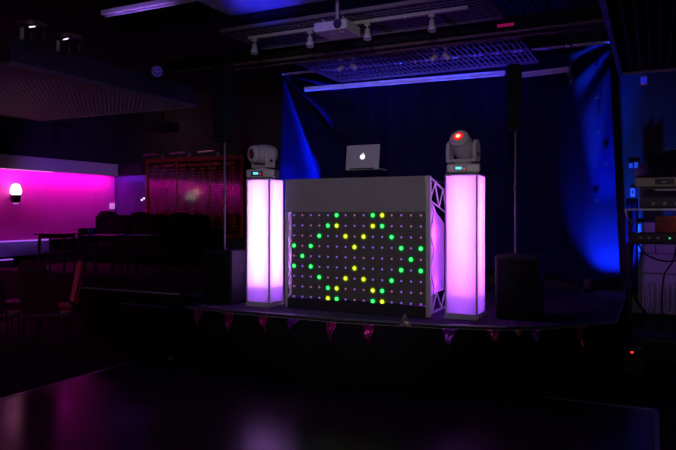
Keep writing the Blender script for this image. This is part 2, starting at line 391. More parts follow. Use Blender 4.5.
# front posts
MB().box(Lb(BX1-.05, BY-.005, .713), Lb(BX1, BY+.03, 2.19)).build('front_post', 'grey_plastic', bt, .004)
MB().box(Lb(BX0, BY-.005, .713), Lb(BX0+.016, BY+.03, 1.81)).build('front_post', 'grey_plastic', bt, .003)
MB().box(Lb(BX1-.053, BY-.012, 1.86), Lb(BX1-.038, BY-.004, 2.12)).build('panel_latch', 'trim_metal', bt, .002)
# left lattice strip seen beside the led sheet, with lit cloth behind it
lt = MB(); xa, xb = BX0+.018, BX0+.078
for xx in (xa, xb): lt.cyl(Lb(xx, BY+.02, .75), Lb(xx, BY+.02, 1.81), .008)
for k in range(6):
    z0 = .83 + k*.163; a, b = (xa, xb) if k % 2 else (xb, xa)
    lt.cyl(Lb(a, BY+.02, z0), Lb(b, BY+.02, z0+.163), .006)
lt.build('front_lattice', 'truss_paint', bt)
MB().grid(lambda u, v: Lb(BX0+.02+u*.055, BY+.06+.01*math.sin(u*3), .84+v*.95), 4, 12).build('cloth_strip', 'lycra', bt)
light('booth_strip_lamp', 'POINT', (BX0+.05, BY+.16, 1.25), .9, (.5, .15, 1), size=.03)
# side wings: trusses whose top chord slopes down to the back
for X_, nm in ((BX1-.01, 'right'), (BX0+.01, 'left')):
    w = MB(); yf, yb = BY+.03, BY+.62; zt, zb = 2.165, 2.03
    w.cyl(Lb(X_, yf, zt), Lb(X_, yb, zb), .013); w.cyl(Lb(X_, yf, zt), Lb(X_, yf, .74), .012); w.cyl(Lb(X_, yb, zb), Lb(X_, yb, .74), .012)
    w.cyl(Lb(X_, yf, .75), Lb(X_, yb, .75), .013); w.cyl(Lb(X_, yf, 1.93), Lb(X_, yb-.02, 1.80), .008); 
    zs = [(yf, 1.95), (yf+.16, zt-.05), (yf+.30, 1.86), (yf+.45, zb+.03), (yb, 1.80)]
    for a, b in zip(zs, zs[1:]): w.cyl(Lb(X_, *a), Lb(X_, *b), .008)
    zs = [(yf, .76), (yf+.12, 1.0), (yf, 1.2), (yf+.12, 1.4), (yf, 1.6), (yf+.12, 1.8), (yf, 1.95)]
    for a, b in zip(zs, zs[1:]): w.cyl(Lb(X_, *a), Lb(X_, *b), .007)
    zs = [(yf+.05, .76), (yf+.22, .95), (yf+.38, .76), (yb, .98)]
    for a, b in zip(zs, zs[1:]): w.cyl(Lb(X_, *a), Lb(X_, *b), .008)
    w.build('side_truss', 'truss_paint', bt)
    def fc(u, v, X_=X_): 
        y = yf+.08+u*.50; top = 1.94-.27*u; bot = .92+.02*u
        return Lb(X_ - .03 + .008*math.sin(u*9), y, bot+(top-bot)*v)
    MB().grid(fc, 12, 12).build('side_cloth', 'lycra', bt)
light('booth_inner_lamp', 'POINT', (BX1-.18, BY+.22, 1.55), 7.0, (.50, .05, 1), size=.04)
light('booth_inner_lamp_low', 'POINT', (BX1-.18, BY+.30, 1.05), 4.5, (.32, .03, 1), size=.04)
# led lamps: 15 x 9, the lit ones form two interlaced diamonds
lit = {}
for rr, cells in enumerate(([(5,'g'),(9,'g'),(10,'y')], [(4,'g'),(5,'y'),(9,'y'),(10,'g')], [(3,'g'),(6,'y'),(8,'y'),(11,'g')],
        [(0,'g'),(2,'g'),(7,'y'),(12,'g'),(14,'g')], [(1,'g'),(13,'g')], [(0,'g'),(2,'g'),(7,'y'),(12,'g'),(14,'g')],
        [(3,'g'),(6,'y'),(8,'y'),(11,'g')], [(4,'g'),(5,'y'),(9,'y'),(10,'g')], [(4,'y'),(5,'g'),(9,'g'),(10,'y')])):
    for c, k in cells: lit[(rr, c)] = k
def led_mesh(kind):
    m = MB()
    if kind in 'gy':
        a, b = ('green_ring', 'green_core') if kind == 'g' else ('yellow_ring', 'yellow_core')
        m.lathe([(.038, 0), (.035, .002)], (0, 0, 0), (0, -1, 0), 20, a.replace('ring', 'rim')); m.lathe([(.028, .002), (.024, .004)], (0, 0, 0), (0, -1, 0), 20, a); m.lathe([(.019, .004), (.013, .008)], (0, 0, 0), (0, -1, 0), 14, b)  # outer discs imitate the halo round the lit core
    else: m.lathe([(.0115, 0), (.009, .005)], (0, 0, 0), (0, -1, 0), 8, 'led_pink' if kind == 'p' else 'led_violet')
    return m
protos = {}; dim = 0; rest = MB()
for rr in range(9):
    for c in range(15):
        k = lit.get((rr, c)) or ('p' if random.random() < .28 else 'v')
        x = -3.735 + c*.1092; z = 1.775 - rr*.1165; p = Lb(x, BY+.006, z)
        if (rr, c) not in lit:
            dim += 1
            if dim > 60:
                rest.lathe([(.0115, 0), (.009, .005)], p, (0, -1, 0), 8, 'led_pink' if k == 'p' else 'led_violet'); continue
        if k not in protos:
            o = led_mesh(k).build('led_lamp', None, bt); protos[k] = o
        else:
            o = protos[k].copy(); C.objects.link(o); o.parent = bt
        o.location = p
        if k in 'gy': o['label'] = 'lit green led' if k == 'g' else 'lit yellow led'
ro = rest.build('dim_led_lamps', None, bt); ro['kind'] = 'stuff'

# laptop on its stand
lp = thing('laptop', (-2.985, 6.86, 2.285), 'open silver laptop with white glowing emblem on a stand', 'laptop', 0)
lid = MB(); q = Matrix.Rotation(R(-8), 3, 'X')
lid.box((-.205, -.004, 0), (.205, .004, .275), rot=q)
lo = lid.build('lid', 'silver', lp, .008); lo.location = (0, -.12, .018)
MB().box((-.205, -.12, .004), (.205, .13, .020)).build('keyboard_base', 'silver', lp, .006)
MB().cyl((-.15, -.12, .018), (.15, -.12, .018), .008).build('hinge', 'black_plastic', lp)
# apple-shaped emblem
def emblem():
    m = MB(); pts = []
    for k in range(48):
        t = 2*math.pi*k/48; x = math.cos(t); z = math.sin(t)
        r = .031 * (1 - .16*math.exp(-((t-math.pi/2)/.28)**2) - .10*math.exp(-((t-3*math.pi/2)/.25)**2))
        px, pz = r*x*(1.0 - .12*max(0, -z)), r*z
        dx, dz = px + .043, pz - .004                  # bite on the viewer's right (mirrored below)
        dd = math.hypot(dx, dz)
        if dd < .016: px, pz = -.043 + dx/dd*.016, .004 + dz/dd*.016
        pts.append((-px, 0, pz))
    m.prism(pts, (0, -.0015, 0))
    leaf = [(.000, 0, .031), (.001, 0, .038), (.006, 0, .045), (.013, 0, .047), (.012, 0, .040), (.006, 0, .033)]
    m.prism(leaf, (0, -.0015, 0)); return m
eo = emblem().build('emblem', 'logo_white', lo); eo.location = (.0, -.0262, .1340)
eo.rotation_euler = (R(-8), 0, 0); eo.location = q @ Vector((0, -.0045, .135))
ls = thing('laptop_stand', (-2.985, 6.86, 2.15), 'folding metal stand under the silver laptop', 'laptop stand')
for sx in (-1, 1):
    s_ = MB(); x = sx*.15
    s_.tube([(x, -.13, .130), (x, .14, .130)], .008); s_.tube([(x, .12, .130), (x+.03, -.02, .008), (x+.03, .16, .008)], .008)
    s_.tube([(x, -.10, .130), (x+.05, .10, .010)], .008)
    s_.build('side_frame', 'steel', ls)
MB().tube([(-.15, .12, .130), (.15, .12, .130)], .007).tube([(-.12, .16, .008), (.18, .16, .008)], .007).build('cross_bar', 'steel', ls)

# ------------------------------------------------------------ PA: bass cabinets, poles, column speakers
def pa(x, y, w, d, h, zs, hs, ws, side, polex):
    t = thing('bass_speaker', (x, y, SZ), f'black bass speaker cabinet on the stage {side}', 'speaker', 0, 'bass speaker cabinets on the stage')
    cab = MB().box((-w/2, -d/2, .01), (w/2, d/2, h)).build('cabinet', 'speaker_black', t, .012)
    MB().box((-w/2+.025, -d/2-.012, .04), (w/2-.025, -d/2+.002, h-.04)).build('grille', 'grille', cab, .004)
    for sx in (-1, 1):
        MB().box((sx*(w/2)-.004, -.06, h*.6), (sx*(w/2)+.004, .06, h*.72)).build('handle', 'black_plastic', cab, .002)
        for sy in (-1, 1): MB().cyl((sx*(w/2-.04), sy*(d/2-.04), 0), (sx*(w/2-.04), sy*(d/2-.04), .012), .018).build('foot', 'black_plastic', t)
    MB().lathe([(.035, 0), (.035, .01), (.02, .012)], (polex, 0, h-.002), (0, 0, 1)).build('pole_socket', 'black_plastic', t)
    p = thing('speaker_pole', (x+polex, y, SZ+h+.01), f'thin metal pole rising from the bass cabinet {side}', 'pole', 0, 'speaker poles')
    MB().cyl((0, 0, 0), (0, 0, zs-SZ-h-.01), .012).build('pole_tube', 'pole_paint', p)
    MB().cyl((0, 0, (zs-SZ-h)*.5), (0, 0, (zs-SZ-h)*.5+.06), .02).build('collar', 'black_plastic', p)
    u = thing('column_speaker', (x+polex, y, zs), f'slim black column speaker on the pole {side}', 'speaker', 0, 'column speakers on poles')
    MB().box((-ws/2, -.11, 0), (ws/2, .05, hs)).build('cabinet', 'speaker_black', u, .01)
    MB().box((-ws/2+.012, -.122, .02), (ws/2-.012, -.108, hs-.02)).build('grille', 'grille', u, .004)
    MB().box((-.04, -.05, -.001), (.04, .05, .008)).build('pole_mount', 'trim_metal', u)
pa(-4.715, 6.56, .43, .40, .64, 2.67, .95, .20, 'left of the white column', -.03)
pa(-1.265, 6.93, .43, .42, .66, 2.66, .68, .12, 'right of the pink column', -.05)

# ------------------------------------------------------------ curtain
cu = thing('stage_curtain', (-3.1, 9.7, 0), 'dark blue pleated backdrop curtain across the back of the stage', 'curtain')
def cf(u, v):
    x = -5.78 + u*(5.355 - .15*v); z = .86 + v*3.31
    y = .028*math.sin(x*17 + 1.2*math.sin(x*3.1)) + .020*noise.noise(Vector((x*2.2, z*.5, 3)))
    # swags gathered at the upper left corner
    dx, dz = x + 5.80, 4.20 - z; ph = math.atan2(dx, max(dz, .001)); rr = math.hypot(dx, dz)
    w = max(0, min(1, (1.5 - dx) / .9)); y = y*(1-w*.8) - w*.13*min(rr, 1.6)*math.sin(ph*15 + .9)
    # tension folds from the upper right corner
    dx, dz = -.40 - x, 4.25 - z; ph = math.atan2(dx, max(dz, .001)); rr = math.hypot(dx, dz)
    w = max(0, min(1, (1.3 - rr) / .8)); y += w*.05*math.sin(ph*13)
    # smooth, stretched right border
    if x > -1.1: y = y*.35 + .65*y*max(0, (-1.1+.45-x)/.45) if x < -.65 else y*.35 + .012*noise.noise(Vector((x*9, z*3, 1)))
    zz = z + (.05*math.sin(u*40) if v < .02 else 0) - .04*u*v
    # gathered towards the rail at the left
    return (x + 3.1, y, zz)
MB().grid(cf, 330, 70).build('curtain_cloth', 'curtain_cloth', cu)
MB().cyl((-2.72, .03, 4.21), (2.60, .03, 4.165), .022).build('rail', 'batten_white', cu)
for (x, z) in ((-.72, 3.40), (-.70, 2.92), (-.61, 2.47), (-.72, 1.97), (-4.62, 3.2), (-5.1, 2.55), (-4.2, 3.25)):
    k = MB()
    for j in range(5):
        a = j*1.26 + x*9; k.cyl((0, 0, 0), (.035*math.cos(a), -.02, .03*math.sin(a)), .010, .004)
    k.build('cloth_tie', 'black_plastic', cu, loc=(x+3.1, -.06, z))
for k in range(18):
    x = -5.7 + k*.305; MB().cyl((x+3.1, .03, 4.14), (x+3.1, .03, 4.2), .012).build('curtain_hook', 'truss_paint', cu)
hg = MB()
for x in (-5.6, -3.1, -.6): hg.cyl((x+3.1, .03, 4.2), (x+3.1, .03, 4.6), .01)
hg.build('rail_hanger', 'black_paint', cu)
# side leg of cloth at the stage corner
def lf(u, v): return (-.42+u*.14, 9.62 + .02*math.sin(u*14), .80 + v*1.24)
lf_ = MB().grid(lambda u, v: (u*.14, .015*math.sin(u*14), v*1.30), 14, 10).build('cloth_offcut', 'curtain_cloth', None, loc=(-.345, 9.62, .70))
tag(lf_, 'narrow strip of blue-lit cloth at the right edge of the curtain', 'cloth')
so = lf_.modifiers.new('thick', 'SOLIDIFY'); so.thickness = .012

# blue floor cans
def can(loc, tgt, label):
    t = thing('par_can', loc, label, 'stage light', 0, 'blue floor cans behind the stage')
    d = (Vector(tgt) - Vector(loc)).normalized(); c = Vector((0, 0, .16)) - d*.02
    MB().lathe([(.05, -.10), (.075, -.08), (.08, .04), (.084, .045)], c, d, 18).build('housing', 'black_plastic', t)
    y = MB(); y.tube([(-.10, 0, .12), (-.10, 0, .008), (.10, 0, .008), (.10, 0, .12)], .008); y.build('bracket', 'black_plastic', t)
    MB().lathe([(.06, .046), (.05, .05)], c, d, 16).build('lens', 'blue_tag', t)
can((-.80, 9.25, SZ), (-.7, 9.8, 1.9), 'black par can on the stage floor at the curtain right foot')
can((-4.98, 9.1, SZ), (-5.2, 9.8, 1.9), 'black par can on the stage floor at the curtain left foot')

# ------------------------------------------------------------ ceiling furniture
def raft(x0, x1, y0, y1, z, sx, sy, r, m, label, fascia=0, fm=None, name='mesh_ceiling_panel'):
    cx, cy = (x0+x1)/2, (y0+y1)/2
    t = thing(name, (cx, cy, z), label, 'ceiling panel'); w, d = (x1-x0)/2, (y1-y0)/2
    f = MB(); e = .025
    f.box((-w, -d, -e/2), (w, -d+e, e)); f.box((-w, d-e, -e/2), (w, d, e)); f.box((-w, -d+e, -e/2), (-w+e, d-e, e)); f.box((w-e, -d+e, -e/2), (w, d-e, e))
    f.build('frame', m, t)
    g = MB(); k = -w + sx
    while k < w-.01: g.box((k-r, -d+e, 0), (k+r, d-e, .012)); k += sx
    k = -d + sy
    while k < d-.01: g.box((-w+e, k-r, -.001), (w-e, k+r, .010)); k += sy
    g.build('wire_mesh', m, t)
    if fascia:
        b = MB(); b.box((-w, -d, e), (w, -d+.02, fascia)); b.box((-w, d-.02, e), (w, d, fascia)); b.box((w-.02, -d+.02, e), (w, d-.02, fascia)); b.box((-w, -d+.02, e), (-w+.02, d-.02, fascia))
        b.box((-w, -d, fascia), (w, d, fascia+.02))
        b.build('fascia', fm, t)
    h = MB(); zt = 4.6 - z
    for a in (-1, 1):
        for b in (-1, 1): h.cyl((a*(w-.1), b*(d-.1), fascia or 0), (a*(w-.1), b*(d-.1), zt), .006)
    h.build('hanger', 'black_paint', t); return t
raft(-8.95, -5.8, 4.4, 7.35, 3.30, .075, .075, .007, 'raft_mesh', 'boxed mesh ceiling raft hanging at upper left', .25, 'raft_fascia')
raft(-4.53, -1.45, 6.15, 7.07, 3.90, .085, .085, .008, 'mesh_metal', 'wire mesh ceiling panel behind the white track lights')
raft(-4.53, -1.45, 7.93, 9.35, 3.90, .075, .30, .010, 'mesh_metal', 'slatted ceiling panel with tilted spotlights before the curtain')
# right ribbed raft
t = thing('ribbed_ceiling_raft', (.45, 7.4, 3.62), 'dark ribbed ceiling raft at upper right', 'ceiling panel')
b = MB(); b.box((-.86, -2.2, .03), (.9, 1.85, .06)); b.build('board', 'ceiling_dark', t)
b = MB(); b.box((-.88, -2.2, -.02), (-.83, 1.87, .06)); b.box((-.83, 1.85, -.02), (.9, 1.87, .06)); b.build('edge_frame', 'mesh_metal', t)
b = MB(); k = -.72
while k < .88: b.box((k-.009, -2.2, .005), (k+.009, 1.85, .03)); k += .105
b.build('rib', 'raft_fascia', t)
b = MB()
k = -2.15
while k < 1.84: b.box((-.83, k-.006, .012), (.9, k+.006, .03)); k += .055
b.build('cross_slats', 'ceiling_dark', t)
b = MB()
for x in (-.7, .75):
    for y in (-2, 1.7): b.cyl((x, y, .06), (x, y, .98), .006)
b.build('hanger', 'black_paint', t)
# pale ceiling board catching the blue beam, dark beams
t = thing('ceiling_board', (-3.65, 5.0, 3.90), 'flat grey ceiling board lit blue at the top edge', 'ceiling panel')
MB().box((-.42, -.9, 0), (.95, .72, .03)).build('board', 'ceiling_grey', t)
b = MB()
for x in (-.3, .8):
    for y in (-.7, .6): b.cyl((x, y, .03), (x, y, .70), .006)
b.build('hanger', 'black_paint', t)
t = thing('ceiling_beam', (-3.0, 5.93, 3.95), 'black ceiling beam between the blue board and the mesh panel', 'beam')
MB().box((-2.7, -.14, 0), (2.6, .14, .645)).build('beam_body', 'black_paint', t)
# strip fitting upper left
t = thing('strip_light_fitting', (-4.66, 5.12, 3.9), 'long pale strip light fitting lit purple at top left', 'light fitting')
MB().box((-.62, -.035, 0), (.72, .035, .05)).build('housing', 'batten_white', t, .006)
MB().cyl((-.58, 0, -.012), (.68, 0, -.012), .013).build('tube', 'white_plastic', t)
for x in (-.58, .32): MB().box((x-.02, -.02, .05), (x+.02, .02, .70)).build('hanger', 'black_paint', t)
light('strip_fill', 'SPOT', (-4.3, 4.4, 1.2), 330, (.36, .14, 1), (-4.75, 5.12, 3.9), .05, angle=22, blend=1)  # unseen spot added below to tint the fitting purple

# white track with spotlights
t = thing('lighting_track', (-3.0, 6.42, 3.84), 'long white lighting track carrying four spotlights under the mesh', 'lighting track')
MB().box((-1.3, -.02, 0), (1.32, .02, .035)).build('rail', 'track_white', t, .003)
MB().box((-1.0, -.008, .035), (-.98, .008, .065)).box((1.0, -.008, .035), (1.02, .008, .065)).build('hanger', 'trim_metal', t)
def track_spot(loc, label, first=[None]):
    if first[0] is None:
        t = thing('track_spotlight', loc, label, 'spotlight', 0, 'spotlights on the white track'); first[0] = t
        MB().box((-.03, -.02, -.03), (.03, .02, 0)).build('adapter', 'white_plastic', t, .003)
        MB().cyl((0, 0, -.03), (0, 0, -.06), .008).build('stem', 'white_plastic', t)
        MB().lathe([(.018, 0), (.028, .012), (.030, .055), (.040, .075), (.044, .12), (.040, .122), (.034, .09)], (0, 0, -.055), (0.05, -.1, -1), 16).build('can', 'white_plastic', t)
        return t
    return dup(first[0], loc, 0, label)
for x, lb in ((-4.22, 'white track spotlight at the left end of the long track'), (-3.48, 'white track spotlight just left of the projector'),
              (-2.78, 'white track spotlight just right of the projector'), (-2.06, 'white track spotlight nearest the right end of the track')):
    track_spot((x, 6.42, 3.84), lb)
def tilt_spot(loc, rz, label, first=[None]):
    if first[0] is None:
        t = thing('tilted_spotlight', loc, label, 'spotlight', rz, 'paired tilted spotlights'); first[0] = t
        MB().lathe([(.035, 0), (.035, .02), (.015, .03)], (0, 0, 0), (0, 0, -1), 14).build('rose', 'white_plastic', t)
        MB().cyl((0, 0, -.03), (0, 0, -.09), .008).build('stem', 'white_plastic', t)
        MB().lathe([(.02, -.05), (.032, -.045), (.034, .04), (.036, .055), (.03, .055)], (0, 0, -.115), (.75, 0, -.66), 16).build('can', 'white_plastic', t)
        return t
    return dup(first[0], loc, rz, label)
for x, rz, lb in ((-3.83, 200, 'left spotlight of the left pair under the slatted panel, pointing left'), (-3.64, 10, 'right spotlight of the left pair under the slatted panel'),
                  (-2.52, 200, 'left spotlight of the right pair under the slatted panel, pointing left'), (-2.36, 10, 'right spotlight of the right pair under the slatted panel')):
    tilt_spot((x, 7.945, 3.887), R(rz), lb)
# projector
t = thing('ceiling_projector', (-2.88, 5.89, 3.60), 'white projector hanging from the ceiling below the beam', 'projector')
MB().box((-.18, -.17, 0), (.18, .17, .095)).build('body', 'white_plastic', t, .012)
MB().lathe([(.04, 0), (.045, .02), (.035, .03)], (.09, -.165, .05), (0, -1, 0), 18).build('lens', 'black_plastic', t)
MB().lathe([(.035, 0), (.032, .008)], (.07, -.05, .001), (0, 0, -1), 16).build('focus_foot', 'grey_plastic', t)
MB().cyl((-.03, -.04, .001), (-.03, -.04, -.003), .008).build('indicator', 'led_pink', t)
b = MB()
for a in (-1, 1):
    b.cyl((a*.11, -.1, .095), (a*.11, .1, .13), .01); b.cyl((a*.11, .1, .095), (a*.11, -.1, .13), .01); b.cyl((a*.11, -.1, .13), (a*.11, .1, .13), .012)
b.cyl((-.11, 0, .13), (.11, 0, .13), .012); b.cyl((0, 0, .13), (0, 0, .352), .018); b.build('bracket', 'truss_paint', t)

# dark box truss across the room
t = thing('lighting_truss', (-3.2, 7.45, 3.80), 'dark lighting truss spanning the ceiling in front of the slatted panel', 'truss')
xs = (-3.05, 2.82)
MB().cyl((xs[0], -.10, .02), (xs[1], -.10, .02), .022).build('chord', 'truss_dark', t)
MB().cyl((xs[0], .12, .02), (xs[1], .12, .02), .020).build('chord', 'truss_dark', t)
MB().cyl((xs[0], 0, .20), (xs[1], 0, .20), .022).build('chord', 'truss_dark', t)
b = MB(); n = 34
for k in range(n):
    xa = xs[0] + (xs[1]-xs[0])*k/n; xb = xs[0] + (xs[1]-xs[0])*(k+1)/n; xm = (xa+xb)/2
    for y in (-.10, .12): b.cyl((xa, y, .02), (xm, 0, .20), .006, n=6); b.cyl((xm, 0, .20), (xb, y, .02), .006, n=6)
    b.cyl((xa, -.10, .02), (xb, .12, .02), .006, n=6)
b.build('lacing', 'truss_dark', t)
MB().box((xs[0], -.15, .05), (xs[1], -.135, .17)).build('cable_tray', 'black_paint', t)
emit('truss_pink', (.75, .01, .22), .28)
MB().box((1.62, -.162, .07), (1.80, -.15, .10)).build('pink_glint', 'truss_pink', t)  # glowing strip added for the reddish reflections on the truss
b = MB()
for x in (-2.6, 0, 2.4): b.cyl((x, 0, .2), (x, 0, .8), .008)
b.build('hanger', 'black_paint', t)
# hanging blue-lit battens behind
def batten(x0, x1, z0, z1, label):
    t = thing('hanging_batten', ((x0+x1)/2, 9.45, z0), label, 'batten', 0, 'pale battens before the curtain')
    w = (x1-x0)/2
    MB().hexa([(-w, -.03, 0), (w, -.03, z1-z0), (w, .03, z1-z0), (-w, .03, 0), (-w, -.03, .055), (w, -.03, z1-z0+.055), (w, .03, z1-z0+.055), (-w, .03, .055)]).build('bar', 'batten_white', t, .006)
    MB().cyl((-w+.02, -.035, -.015), (w-.02, -.035, z1-z0-.015), .010).build('lower_tube', 'batten_white', t)
    for k in (-.8, .8): MB().cyl((w*k, 0, .04), (w*k, 0, 4.6-z0), .006).build('hanger', 'black_paint', t)
    MB().box((w-.03, -.02, -.05), (w, .02, .0)).build('end_bracket', 'trim_metal', t)
batten(-5.22, -1.93, 3.83, 3.79, 'long pale batten lit bright blue above the curtain')
batten(-1.75, -1.06, 3.74, 3.76, 'short pale batten lit blue beside the slim right speaker')
# thin chain at right
t = thing('hanging_chain', (-.98, 8.9, 3.55), 'thin dark chain hanging from the ceiling near the curtain right end', 'chain')
b = MB(); k = 0
while k < 1.02:
    b.cyl((0, 0, k), (0, 0, k+.045), .009 if int(k/.05) % 2 else .006); k += .05
b.build('links', 'trim_metal', t)
MB().lathe([(.02, 0), (.02, .1)], (0, 0, -.08), (0, 0, 1)).build('chain_weight', 'trim_metal', t)
# small blue spot under the right raft
t = thing('small_spotlight', (-.13, 9.2, 3.60), 'small blue-lit spotlight hanging under the ribbed raft at right', 'spotlight')
MB().cyl((0, 0, 0), (0, 0, -.05), .008).build('stem', 'trim_metal', t)
MB().box((-.045, -.045, -.17), (.045, .045, -.05)).build('housing', 'white_plastic', t, .01)
MB().box((-.035, -.048, -.15), (.035, -.044, -.07)).build('lens', 'blue_tag', t)
# led par on the left raft edge
t = thing('led_par', (-5.62, 6.35, 3.55), 'round led par lamp with violet lenses hanging beside the raft', 'stage light')
d = Vector((.45, -.85, -.25)).normalized()
MB().lathe([(.06, -.10), (.085, -.08), (.09, .02), (.085, .03)], (0, 0, .03), d, 20).build('housing', 'black_plastic', t)
q = d.to_track_quat('Z', 'Y').to_matrix(); b = MB()
for rr, n in ((0, 1), (.03, 6), (.058, 11)):
    for k in range(n):
        a = 2*math.pi*k/n; p = Vector((0, 0, .03)) + q @ Vector((rr*math.cos(a), rr*math.sin(a), .031)); b.cyl(p, p + d*.006, .011, n=8)
emit('par_violet', (.10, .05, .55), .30)
b.build('led_lenses', 'par_violet', t)
b = MB(); b.tube([(-.1, 0, .03), (-.1, 0, .17), (.1, 0, .17), (.1, 0, .03)], .007); b.cyl((0, 0, .17), (0, 0, 1.05), .012); b.build('bracket', 'black_plastic', t)
# spotlight clusters upper left
def cluster(loc, label, rz):
    t = thing('ceiling_lamp_cluster', loc, label, 'ceiling light', rz, 'lamp clusters at the top left')
    MB().lathe([(.02, 0), (.12, .03), (.14, .06), (.05, .09)], (0, 0, .02), (0, 0, 1), 20).build('dish', 'truss_dark', t)
    for k in range(3): MB().lathe([(.02, 0), (.022, .01), (.022, .10), (.017, .11)], (-.12+.11*k, .02*k, -.0 + .01*k), (0, 0, -1), 12).build('lamp_tube', 'black_plastic', t)
    MB().lathe([(.018, 0), (.018, .115)], (-.045, -.11, .01), (0, 0, -1), 12).build('white_tube', 'white_plastic', t)
    MB().box((.0, -.115, .01), (.115, -.10, .025), rot=Matrix.Rotation(R(-6), 3, 'Y')).build('lit_edge', 'steel', t)
    MB().cyl((.03, -.118, .012), (.085, -.118, .018), .006).build('lamp_filament', 'lamp_white', t)
    MB().cyl((0, 0, .1), (0, 0, 4.6-loc[2]), .012).build('rod', 'black_paint', t)
cluster((-5.50, 4.42, 3.58), 'cluster of small ceiling lamps with a warm glint at far top left', R(26))
cluster((-5.48, 4.85, 3.56), 'cluster of small ceiling lamps with a pale tube right of the first', R(10))

# ------------------------------------------------------------ honours board and its picture lights
t = thing('honours_board', (-9.5, 11.94, 1.25), 'large red and gold lettered honours board on the back wall', 'board')
bw = 1.40
bp = MB().box((-bw+.07, -.03, .07), (bw-.07, .0, 1.75)).build('board_panel', 'board_field', t)
b = MB(); b.box((-bw, -.06, 0), (bw, .02, .08)); b.box((-bw, -.06, 1.74), (bw, .02, 1.83)); b.box((-bw, -.06, .08), (-bw+.08, .02, 1.74)); b.box((bw-.08, -.06, .08), (bw, .02, 1.74))
b.build('board_frame', 'board_wood', t, .008)
b = MB()
for x in (-.47, .47): b.box((x-.012, -.045, .08), (x+.012, -.028, 1.74))
b.build('divider', 'board_wood', t)
g = MB(); rnd = random.Random(3)
def word(x, z, n, h):
    for k in range(n):
        w = h*rnd.uniform(.45, .75)
        s = rnd.randint(0, 3)
        g.box((x, -.0325, z), (x+w*.25, -.030, z+h))
        if s != 1: g.box((x, -.0325, z+h*.8), (x+w, -.030, z+h))
        if s != 2: g.box((x, -.0325, z), (x+w, -.030, z+h*.2))
        if s == 3: g.box((x+w*.75, -.0325, z), (x+w, -.030, z+h))
        x += w*1.35
    return x
x = -1.15
while x < 1.1: x = word(x, 1.63, rnd.randint(5, 9), .045) + .06
for c in range(9):
    x0 = -1.26 + c*.285; word(x0+.05, 1.54, 5, .030)
    for r_ in range(23):
        z = 1.46 - r_*.058; xx = word(x0, z, rnd.randint(2, 3), .020); word(xx+.02, z, rnd.randint(4, 7), .020)
g.build('lettering', 'gold_leaf', bp)
def pic_light(x, label, first=[None]):
    if first[0] is None:
        t = thing('picture_light', (x, 11.99, 3.13), label, 'picture light', 0, 'picture lights over the honours board'); first[0] = t
        MB().cyl((-.22, -.20, .04), (.22, -.20, .055), .020).build('lamp_shade', 'steel', t)
        MB().tube([(.20, 0, 0), (.20, -.12, .02), (.20, -.20, .05)], .010).build('arm', 'trim_metal', t)
        MB().box((.16, -.015, -.05), (.24, .0, .05)).build('wall_plate', 'trim_metal', t)
        return t
    return dup(first[0], (x, 11.99, 3.13), 0, label)
for x, lb in ((-10.65, 'slim picture light over the left part of the honours board'), (-9.85, 'slim picture light over the middle of the honours board'), (-9.05, 'slim picture light over the right part of the honours board')):
    pic_light(x, lb)
light('picture_glint', 'AREA', (-9.9, 10.9, 3.9), 1.6, (1, .55, .6), (-9.9, 11.8, 3.2), .3, .3)  # unseen light added so the unlit picture lights and board show up

# ------------------------------------------------------------ left wall fittings
t = thing('wall_sconce', (-11.9, 9.10, 2.17), 'glowing white wall sconce on the pink wall at far left', 'wall lamp')
MB().box((0, -.05, -.08), (.02, .05, .06)).build('wall_plate', 'black_plastic', t)
MB().lathe([(.05, -.16), (.085, -.14), (.10, -.02), (.105, .0)], (.10, 0, 0), (0, 0, 1), 20).build('holder', 'black_plastic', t)
MB().lathe([(.08, .0), (.115, .05), (.105, .13), (.075, .21), (.03, .235)], (.10, 0, .0), (0, 0, 1), 20).build('glass_shade', 'shade_glow', t)
MB().lathe([(.055, -.185), (.05, -.165)], (.10, 0, 0), (0, 0, 1), 16).build('lower_diffuser', 'tag_pink', t)
light('sconce_bulb', 'POINT', (-11.64, 9.05, 2.40), 1.3, (1, .40, .30), size=.08)
t = thing('thermostat_box', (-11.90, 11.82, 1.97), 'small pink-lit square box at the end of the pink wall', 'wall box')
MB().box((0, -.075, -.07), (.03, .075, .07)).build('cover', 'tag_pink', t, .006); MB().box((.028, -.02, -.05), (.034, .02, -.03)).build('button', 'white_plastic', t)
t = thing('small_wall_lamp', (-10.98, 11.93, 2.13), 'tiny bright white twin lamp on the wall beside the board', 'wall lamp')
MB().box((-.02, -.02, -.03), (.02, .01, .03)).build('mount', 'black_plastic', t)
MB().box((-.06, -.04, -.035), (-.02, -.02, .0)).build('lamp_head', 'lamp_white', t); MB().box((.01, -.04, .0), (.05, -.02, .04)).build('lamp_head', 'lamp_white', t)
t = thing('wall_speaker', (-11.93, 10.26, 3.53), 'tilted dark box speaker high on the left wall', 'speaker')
q = Matrix.Rotation(R(18), 3, 'Y')
MB().box((.06, -.16, -.24), (.30, .16, .24), rot=q).build('cabinet', 'wall_violet', t, .01); MB().box((-.01, -.03, -.05), (.14, .03, .05)).build('bracket', 'black_plastic', t)
t = thing('hanging_monitor', (-8.9, 10.2, 3.55), 'dark bracketed box hanging behind the ceiling raft', 'projector')
MB().box((-.28, -.18, -.12), (.28, .18, .06)).build('body', 'wall_dark', t, .01); MB().cyl((0, 0, .05), (0, 0, 1.05), .02).build('rod', 'black_paint', t)
MB().box((-.25, -.2, -.04), (.05, -.178, -.02)).build('edge_glint', 'steel', t)

